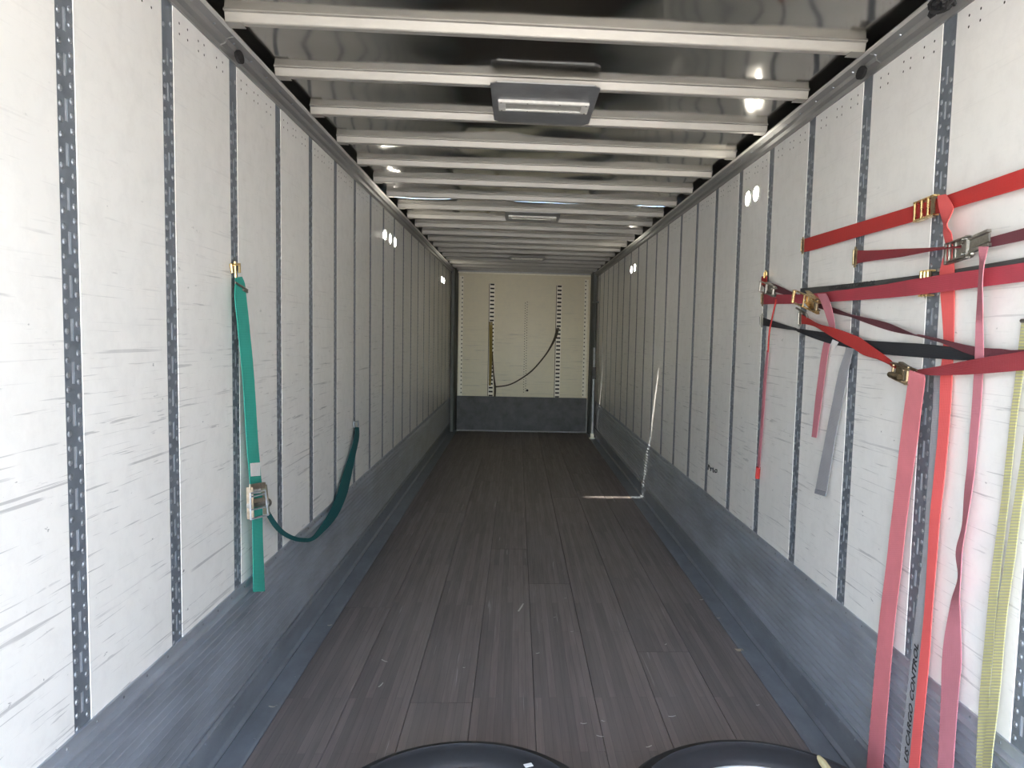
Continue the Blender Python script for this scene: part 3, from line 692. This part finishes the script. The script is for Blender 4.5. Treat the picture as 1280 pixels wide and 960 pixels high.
q = MB(); ribbon(q, [(952.4, 346.5, 958.8, 345.5, .012), (952.4, 351, 958.8, 350, .017), (952.6, 356.5, 959, 355.5, .020)], RW, NR, sub=3); build(q, 'fitting_sleeve', M['red'], t)
fitting(t, RW(957.5, 344, .01), NR, .035, .03, M['gold'])

# --- black strap
t = thing('ratchet_strap', RW(950, 401, 0), 'wide black strap sagging across the wall below the crimson strap', 'strap', 'cargo straps')
web_r('webbing', [(950, 396, 950, 406, .006), (965, 400.5, 965, 408.8, .012), (982, 406.5, 982, 411.5, .010, .03), (995, 410.4, 995, 413.4, .008, .045), (1006, 412.3, 1006, 418.8, .010, .03), (1032.5, 415.5, 1032.5, 428, .010), (1056, 420, 1056, 433.5, .010), (1080, 424.8, 1080, 438.2, .010), (1105, 427, 1105, 442.8, .010), (1153.4, 429.8, 1153.4, 447, .012), (1195, 434, 1195, 449.8, .014), (1240, 438, 1240, 452, .014), (1280, 439, 1280, 455, .012), (1420, 436, 1420, 462, .010), (1560, 430, 1560, 464, .006)], M['blackweb'], t, wob=.0003)
fitting(t, RW(953, 400.5, .008), NR, .032, .055, M['steel'])

# --- red strap with ratchet below and salmon tail
t = thing('ratchet_strap', RW(999, 398, 0), 'red strap drooping to a bronze ratchet, with a wide salmon tail to the floor', 'strap', 'cargo straps')
web_r('webbing', [(998.7, 391, 998.7, 404.6, .006), (1010, 397.3, 1010, 405.6, .020, .012), (1024, 405, 1022, 409.5, .036, .020), (1046, 411, 1046, 424.5, .032), (1072, 420.5, 1066, 435, .032), (1081, 426.2, 1080, 443.8, .030), (1103.4, 442.4, 1098.7, 450, .026, .045), (1121.4, 457.4, 1119.5, 460, .022, .050)], M['red'], t, wob=.0005)
web_r('webbing', [(1142.5, 463.2, 1148, 467.5, .034, .050), (1160, 460.5, 1165, 469.3, .036, .044), (1181.5, 456.3, 1189, 468.9, .036), (1220.6, 448.6, 1220.6, 467.6, .038), (1280, 439, 1280, 462.6, .030), (1420, 416, 1420, 446, .018), (1560, 393, 1560, 430, .010)], M['wine'], t, wob=.0005)
ratchet(t, RW(1120, 462, .026), RW(1149, 472, .026), NR, .052, M['bronze'], .016, -0.25, 0.75)
q = MB(); q.tube([RW(1123, 458.5, .045), RW(1134, 459, .05), RW(1146, 462.5, .05)], .0035, 8); q.tube([RW(1112, 468, .05), RW(1117, 469, .05), RW(1124, 471, .048)], .010, 10)
build(q, 'ratchet_lever', M['bronze'], t)
web_r('webbing_tail', [(1138, 463.5, 1155, 469, .060), (1137, 467.6, 1156.6, 474, .064), (1132.3, 501.5, 1153.4, 501.5, .048), (1126, 550, 1147.5, 550, .036), (1121.5, 590, 1141.4, 590, .032), (1114.6, 652, 1133.6, 652, .030), (1106, 725, 1125.4, 725, .030), (1097.6, 798.5, 1117, 798.5, .032), (1083.7, 960, 1104, 960, .036), (1080, 1000, 1101, 1000, .036)], M['salmon'], t)
fitting(t, RW(1001, 398, .008), NR, .034, .058, M['steel'])
q = MB(); q.tube([RW(995.5, 385, .03), RW(1002, 389, .026), RW(1008, 392.5, .020), RW(1009.5, 398, .016)], .0055, 8); build(q, 'release_lever', M['steel'], t)

# --- grey webbing end that hangs below the black strap
t = thing('webbing_strap', RW(1060, 436, 0), 'short grey webbing strap hanging below the black strap, with folded end', 'strap', 'cargo straps')
web_r('webbing', [(1058, 431, 1067, 433, .004), (1056.6, 441, 1065.5, 442, .006), (1049, 465, 1060, 468, .010), (1041, 503, 1053, 506, .012), (1033, 543, 1045, 546, .014), (1026, 579, 1039, 582, .015), (1019.4, 614, 1033, 618.5, .016)], M['silver'], t)
q = MB(); ribbon(q, [(1019.8, 611.4, 1033.4, 615.2, .020), (1018.9, 616.6, 1032.2, 620.6, .020)], RW, NR, th=.004, sub=2); build(q, 'folded_end', M['greyweb'], t)
t = tag(quad_tag(None, [(1038, 431.5), (1041, 424.2), (1048.6, 427.6), (1044.6, 434.4)], RW, .016, M['white'], 'paper_tag'), 'small white paper tag stuck on the black strap', 'tag')

# --- thin pink cord
t = thing('thin_cord', RW(968, 382, 0), 'thin pink cord hanging from the far end of the crimson strap', 'cord')
q = MB(); pts = crom([RW(970, 374, .026), RW(968.4, 383, .027), RW(965, 398, .024), RW(961.6, 416, .022), RW(960, 440, .020)], 5); q.tube(pts, .0045, 6); build(q, 'cord', M['red'], t)
web_r('flat_end', [(958.8, 438, 961.4, 438, .016), (955.5, 468, 958.8, 468, .010), (951, 533, 954, 533, .010), (946.6, 586, 949.8, 586, .010)], M['pink'], t)
q = MB(); q.tube([RW(947.8, 584, .014), RW(946.6, 598, .014)], .013, 8); build(q, 'knot', M['red'], t)

# --- silver strap with lettering
t = thing('webbing_strap', RW(1170, 470, 0), 'silver grey strap with black lettering hanging beside the bright red tail', 'strap', 'cargo straps')
web_r('webbing', [(1168.5, 462, 1180, 462, .004), (1165.5, 532, 1178, 532, .006), (1160.5, 600, 1173, 600, .008), (1154, 692, 1167, 692, .010), (1141, 805, 1154.5, 805, .018), (1124.5, 960, 1139, 960, .027), (1115, 1050, 1130, 1050, .030)], M['silver'], t, wob=.0004)
text_on(t, 'US CARGO CONTROL', RW(1134.8, 955, .0305), RW(1148.2, 806, .0232), Vector((0, 1, 0)), NR, M['ink'], .027)
q = MB(); q.tube([RW(1169, 463, .008), RW(1179, 463, .008)], .006, 8); build(q, 'keeper_bar', M['steel'], t)

# --- yellow webbing hanging doubled
t = thing('webbing_strap', RW(1290, 420, 0), 'doubled yellow ribbed webbing strap hanging at the end of the strap row', 'strap', 'cargo straps')
web_r('webbing', [(1278, 400, 1287, 400, .006), (1274.5, 430, 1283, 430, .008), (1270.5, 465, 1279.2, 465, .010), (1261, 548, 1269, 548, .012), (1251.8, 630, 1261, 630, .012), (1242, 700, 1252.6, 700, .012), (1233.5, 780, 1244, 780, .014), (1225, 874, 1237, 874, .022), (1221, 960, 1236, 960, .034), (1217, 1050, 1233, 1050, .036)], M['yellow'], t)
web_r('webbing', [(1290, 400, 1300, 400, .010), (1287.5, 465, 1297, 465, .014), (1280.5, 548, 1289.5, 548, .016), (1267.5, 632, 1277.5, 632, .016), (1257, 700, 1269, 700, .016), (1245.7, 780, 1258, 780, .020), (1238, 874, 1249.5, 874, .030), (1229, 960, 1240, 960, .038, .05), (1224, 1050, 1236, 1050, .040, .05)], M['yellow'], t)
q = MB(); q.tube([RW(1277, 401, .012), RW(1301, 401, .016)], .006, 8); build(q, 'hook_bar', M['steel'], t)

# --- teal strap on the other wall
t = thing('ratchet_strap', LW(296, 340, 0), 'teal green strap with steel ratchet and white label, slack end hooked further along', 'strap')
def web_l(name, st, mat, parent, **k): return build(ribbon(MB(), st, LW, NL, **k), name, mat, parent)
web_l('webbing', [(294, 347, 302, 346, .012), (293.6, 356, 305.5, 355, .022), (293, 373, 307.4, 373, .030), (296.4, 406, 311, 406, .034), (303.2, 476, 317.4, 476, .036), (308, 557, 322.3, 557, .038), (311, 590, 325.4, 590, .040), (312.5, 608, 327, 606, .042)], M['teal'], t)
web_l('webbing_tail', [(313.5, 618, 327.5, 616, .050), (315, 649, 327.5, 647, .050), (315.8, 695, 328.8, 695, .040), (316.2, 740, 330.6, 739.2, .034)], M['teal'], t)
web_l('slack_webbing', [(329, 637.6, 332.6, 632.4, .034), (341, 657.6, 345, 652.4, .030), (351, 667.8, 355, 663.5, .028), (365, 675.2, 368.6, 670.8, .028), (377, 677.5, 379.5, 672.5, .026), (388.7, 676.6, 388.7, 671.6, .024), (401, 668, 398, 661, .024), (420, 647, 410, 643, .024), (432.6, 620, 420.5, 619, .022), (439, 594, 429, 592, .018), (443, 574, 435, 573, .014), (448.4, 548, 443.2, 546, .010, .03), (448.6, 534, 443.8, 534, .010)], M['darkteal'], t)
quad_tag(t, [(312.8, 579), (324.8, 578), (325.2, 594.6), (313.4, 595.6)], LW, .046, M['white'])
q = MB()                                        # ratchet: two side rails, stamped bridge plates, rods and spool
for x0, y0_, x1, y1_ in ((312.2, 609, 313.4, 649), (329.5, 606, 333.5, 643)):
    a_, b_ = LW(x0, y0_, .062), LW(x1, y1_, .062); d_ = (b_ - a_).normalized(); e_ = NL.cross(d_).normalized()
    q.obox((a_ + b_) / 2, d_, e_, NL, (b_ - a_).length / 2, 0.0028, 0.014)
for yy, hh in ((608, .012), (626, .009)):
    a_, b_ = LW(312, yy + 1, .066), LW(331, yy - 2, .066); d_ = (b_ - a_).normalized(); e_ = NL.cross(d_).normalized()
    q.obox((a_ + b_) / 2, d_, e_, NL, (b_ - a_).length / 2, hh, 0.003)
build(q, 'ratchet_frame', M['brass'], t)
q = MB(); a_, b_ = LW(311, 632.5, .060), LW(334, 628.5, .060); q.tube([a_, b_], 0.011, 10); q.tube([b_ - (b_ - a_) * 0.16, b_], 0.021, 12); build(q, 'ratchet_spool', M['steel'], t)
q = MB()
for yy in (615, 619.5, 636): q.tube([LW(312.5, yy + 2, .076), LW(331.5, yy - 2.4, .076)], .0036, 8)
q.tube([LW(313.5, 649, .080), LW(335, 643.6, .080)], .0045, 8); q.tube([LW(313, 618, .076), LW(313.5, 649, .080)], .0034, 8); q.tube([LW(331.5, 613, .076), LW(335, 643.6, .080)], .0034, 8)
build(q, 'ratchet_handle', M['galv'], t)
q = MB()
for a_, b_ in (((288.5, 330), (290, 341)), ((299, 329), (299.5, 341)), ((293.5, 327), (294.5, 347))): q.tube([LW(*a_, .014), LW(*b_, .016)], .0055, 8)
q.tube([LW(288.5, 331, .014), LW(299.2, 330, .014)], .005, 8); build(q, 'end_fitting', M['gold'], t)
q = MB(); q.tube([LW(294, 353, .036), LW(302, 358, .040), LW(309, 362.5, .042), LW(309, 365, .040), LW(304, 362, .038)], .005, 8); build(q, 'release_lever', M['steel'], t)
q = MB(); q.tube([LW(442, 527, .012), LW(442.6, 534, .014)], .006, 6); q.tube([LW(447.4, 526, .012), LW(448, 533, .014)], .006, 6); q.tube([LW(442, 527.5, .014), LW(447.6, 527, .014)], .006, 6); build(q, 'end_fitting', M['galv'], t)

# --- straps on the front wall
def FWp(px, py, off): return ony(px, py, YF - 0.03 - off)
t = thing('hanging_strap', ony(613.5, 403, YF - 0.03), 'olive strap hanging straight down a slotted strip of the front wall', 'strap')
build(ribbon(MB(), [(611.4, 402, 615.8, 402, .006), (611.4, 430, 615.6, 430, .012), (611.2, 462, 614.8, 462, .012), (611.2, 482, 613.4, 482, .010)], FWp, NF), 'webbing', M['olive'], t)
build(ribbon(MB(), [(614.4, 440, 616.2, 440, .010), (616.2, 466, 617.6, 466, .014), (617.5, 484, 620, 484, .016), (617.2, 496, 619.6, 496, .016)], FWp, NF), 'webbing_tail', M['brown'], t)
fitting(t, ony(613.6, 404, YF - 0.032), NF, .05, .05, M['steel'])
t = thing('hanging_strap', ony(697, 411, YF - 0.03), 'dark brown strap sagging in a curve between two strips of the front wall', 'strap')
build(ribbon(MB(), [(695.2, 410, 699.2, 410, .006), (692.6, 421, 696, 421.5, .014), (687, 433.6, 688.8, 435, .016), (679, 446, 680.2, 447.4, .016), (665, 462, 666, 463.6, .016), (650, 473.2, 650.6, 474.8, .016), (636, 480.2, 636.4, 481.8, .014), (622, 482.4, 622, 484.2, .012), (618, 482, 618, 484.6, .010)], FWp, NF), 'webbing', M['brown'], t)
fitting(t, ony(697.2, 411, YF - 0.032), NF, .05, .05, M['steel'])

# --- upright load bar in the front corner
bx, by = 1.195, 13.42
t = thing('load_bar', (bx, by, 0.0), 'upright steel load bar standing in the front corner beside the wall', 'load bar')
q = MB(); q.tube([(bx, by, 0.05), (bx, by, 1.55)], 0.021, 12); build(q, 'outer_tube', M['galv'], t, smooth=True)
q = MB(); q.tube([(bx + 0.0, by, 1.50), (bx + 0.005, by, 2.30)], 0.016, 12); build(q, 'inner_tube', M['column'], t, smooth=True)
q = MB(); q.box(bx - 0.05, bx + 0.05, by - 0.035, by + 0.035, 0.001, 0.022); q.box(bx - 0.026, bx + 0.026, by - 0.026, by + 0.026, 0.022, 0.09); build(q, 'foot_pad', M['bright'], t)
q = MB(); q.box(bx - 0.05, bx + 0.05, by - 0.035, by + 0.035, 2.30, 2.325); build(q, 'head_pad', M['column'], t)
q = MB(); q.box(bx - 0.034, bx + 0.034, by - 0.032, by + 0.032, 1.02, 1.22); q.tube([(bx - 0.03, by - 0.035, 1.2), (bx - 0.045, by - 0.05, 0.95), (bx - 0.03, by - 0.04, 0.72)], 0.009, 8); build(q, 'jack_handle', M['kick'], t)

# ------------------------------------------------------------------ tyres in the foreground
def tyre(cx, cy, label, rimmat):
    R, RI, H = 0.470, 0.300, 0.275
    t = thing('truck_tyre', (cx, cy, 0.0), label, 'tyre', 'truck tyres lying on the floor')
    q = MB(); h = H / 2
    half = [(RI, 0.205), (RI + 0.006, 0.226), (RI + 0.030, 0.246), (RI + 0.070, 0.262), (RI + 0.090, 0.2665), (RI + 0.0935, 0.2705), (RI + 0.0985, 0.2665), (RI + 0.125, 0.261), (RI + 0.140, 0.250), (RI + 0.155, 0.240), (R - 0.004, 0.226)]
    gro = []
    for g0, g1 in ((0.196, 0.188), (0.160, 0.152), (0.123, 0.115), (0.087, 0.079)):
        gro += [(R, g0 + 0.004), (R - 0.010, g0), (R - 0.010, g1), (R, g1 - 0.004)]
    low = [(r, H - z + 0.0) for r, z in half[::-1]]
    q.lathe(half + gro + low, (cx, cy, 0.0), 96); build(q, 'tyre_carcass', M['tyre'], t, smooth=True)
    q = MB(); q.lathe([(0.302, 0.228), (0.296, 0.236), (0.288, 0.236), (0.280, 0.222), (0.272, 0.190), (0.262, 0.130), (0.20, 0.115), (0.12, 0.112), (0.12, 0.104), (0.20, 0.106), (0.266, 0.118), (0.280, 0.10), (0.292, 0.06), (0.302, 0.06)], (cx, cy, 0), 72)
    rim = build(q, 'rim', rimmat, t, smooth=True)
    sm = MB()
    for k in range(10):
        an = 2 * math.pi * k / 10; sm.tube([(cx + 0.165 * math.cos(an), cy + 0.165 * math.sin(an), 0.106), (cx + 0.165 * math.cos(an), cy + 0.165 * math.sin(an), 0.1165)], 0.013, 10)
    build(sm, 'bolt_holes', M['ink'], rim, 'stuff')
    return t
ta = tyre(-0.262, 2.325, 'black truck tyre with dark rim lying flat on the floor', M['darkrim'])
tb = tyre(0.690, 2.322, 'black truck tyre with pale silver rim lying flat on the floor', M['rim'])
p = onz(660.5, 957, 0.269); q = MB()
q.obox(p + Vector((0, 0, 0.0015)), Vector((0.9, 0.35, 0)).normalized(), Vector((-0.35, 0.9, 0)).normalized(), Vector((0, 0, 1)), 0.014, 0.010, 0.001)
build(q, 'white_sticker', M['white'], ta)
p = onz(1025.5, 949, 0.285); q = MB()
tip = p + Vector((0.0, 0.0, 0.012)); q.tube([Vector((p.x - 0.005, p.y - 0.26, 0.285)), Vector((p.x, p.y - 0.10, 0.285)), p + Vector((0, -0.02, 0.0)), p + Vector((0, 0.012, 0.0)), p + Vector((0, 0.022, 0))], 0.013, 8, [1, 1, 1, 0.65, 0.25])
tag(build(q, 'wooden_stick', M['pine'], smooth=True), 'pale yellow pointed wooden stick lying on the silver rimmed tyre', 'stick')

# ------------------------------------------------------------------ black tangle on the top rail
c0 = onx(1181, 1, 1.185); pts = []
for k in range(90):
    d = Vector((noise.noise(Vector((k * 0.61, 1.3, 0))), noise.noise(Vector((k * 0.53, 7.7, 2))), noise.noise(Vector((k * 0.57, 3.1, 5)))))
    pts.append(c0 + Vector((d.x * 0.05, d.y * 0.15, d.z * 0.06)))
q = MB(); q.tube(crom(pts, 3), 0.0065, 6)
tag(build(q, 'cord_bundle', M['black'], smooth=True), 'tangled bundle of black cord tucked on the top rail', 'cord')

# ------------------------------------------------------------------ litter on the floor
def scrap(name, px, py, lx, ly, rz, mat, label, cat, grp=None, bend=0.004, z=0.0):
    p = onz(px, py, z); c, s = math.cos(rz), math.sin(rz); vv = []
    for j in range(4):
        for i, v_ in ((0, -0.5), (1, 0.5)):
            u = (j / 3 - 0.5) * lx; w_ = v_ * ly * (1 - 0.3 * (j == 3)); h = 0.001 + bend * (1 - math.cos((j / 3 - 0.5) * 2.4))
            vv.append((u * c - w_ * s, u * s + w_ * c, h)); vv.append((u * c - w_ * s, u * s + w_ * c, h + 0.0012))
    ff = []
    for j in range(3):
        a = j * 4; b_ = a + 4
        ff += [(a, a + 2, b_ + 2, b_), (a + 1, b_ + 1, b_ + 3, a + 3), (a, b_, b_ + 1, a + 1), (a + 2, a + 3, b_ + 3, b_ + 2)]
    ff += [(0, 1, 3, 2), (12, 14, 15, 13)]
    q = MB(); q.add(vv, ff); o = place(name, q.mesh(name, mat), None, (p.x, p.y, z)); return tag(o, label, cat, grp)
scrap('paper_scrap', 924, 813, 0.042, 0.035, 0.1, M['paper'], 'tan paper scrap on the seam of the floor edge plate', 'paper')
GL = 'pale slivers scattered over the plank floor'
for px, py, lx, rz in ((480.7, 826.7, .045, -.7), (672, 817, .022, .4), (580, 835, .012, 0), (752.7, 572.7, .10, .5), (540.7, 582.7, .05, .3), (476, 857, .05, 1.3), (750, 921, .032, -.3), (729.5, 905, .028, 0), (754, 902, .018, -.6),
                       (840, 896, .036, .15), (811, 934, .03, .5), (947, 882, .018, .2), (707, 748, .02, .1), (693, 772, .014, .4), (832, 806, .02, .9), (715, 790, .02, .2)):
    scrap('wood_sliver', px, py, lx, .006, rz, M['chip'], 'small pale sliver lying on the wooden plank floor', 'sliver', GL)
scrap('wood_shaving', 651, 760, .15, .010, 1.35, M['chip'], 'longer curved pale shaving in the middle of the plank floor', 'shaving', None, .003)
for px, py, lx, rz in ((877, 750, .03, .5), (898, 773, .022, .1), (412, 782, .025, .4), (340, 884, .03, -.2)):
    scrap('wood_sliver', px, py, lx, .010, rz, M['chip'], 'small pale sliver lying on the grey steel floor edge', 'sliver', 'pale slivers on the floor edge plates', z=0.0045)
# chalky hand-drawn marker letters on the liner: flat strokes
q = MB()
for stroke in (((885.2, 587), (885.8, 581), (886.6, 582.5), (888, 586)), ((888.2, 588.5), (889, 585), (891, 586), (892, 590.5)), ((891.5, 584.5), (891.6, 590.5)), ((893.4, 588), (894, 590.5), (896, 590), (896.4, 587.5), (894.4, 587))):
    q.tube([RW(x, y, .0022) for x, y in stroke], .0045, 5)
wr = [o for o in bpy.data.objects if o.name == 'wall_right'][0]
build(q, 'marker_scribble', M['greyink'], wr)
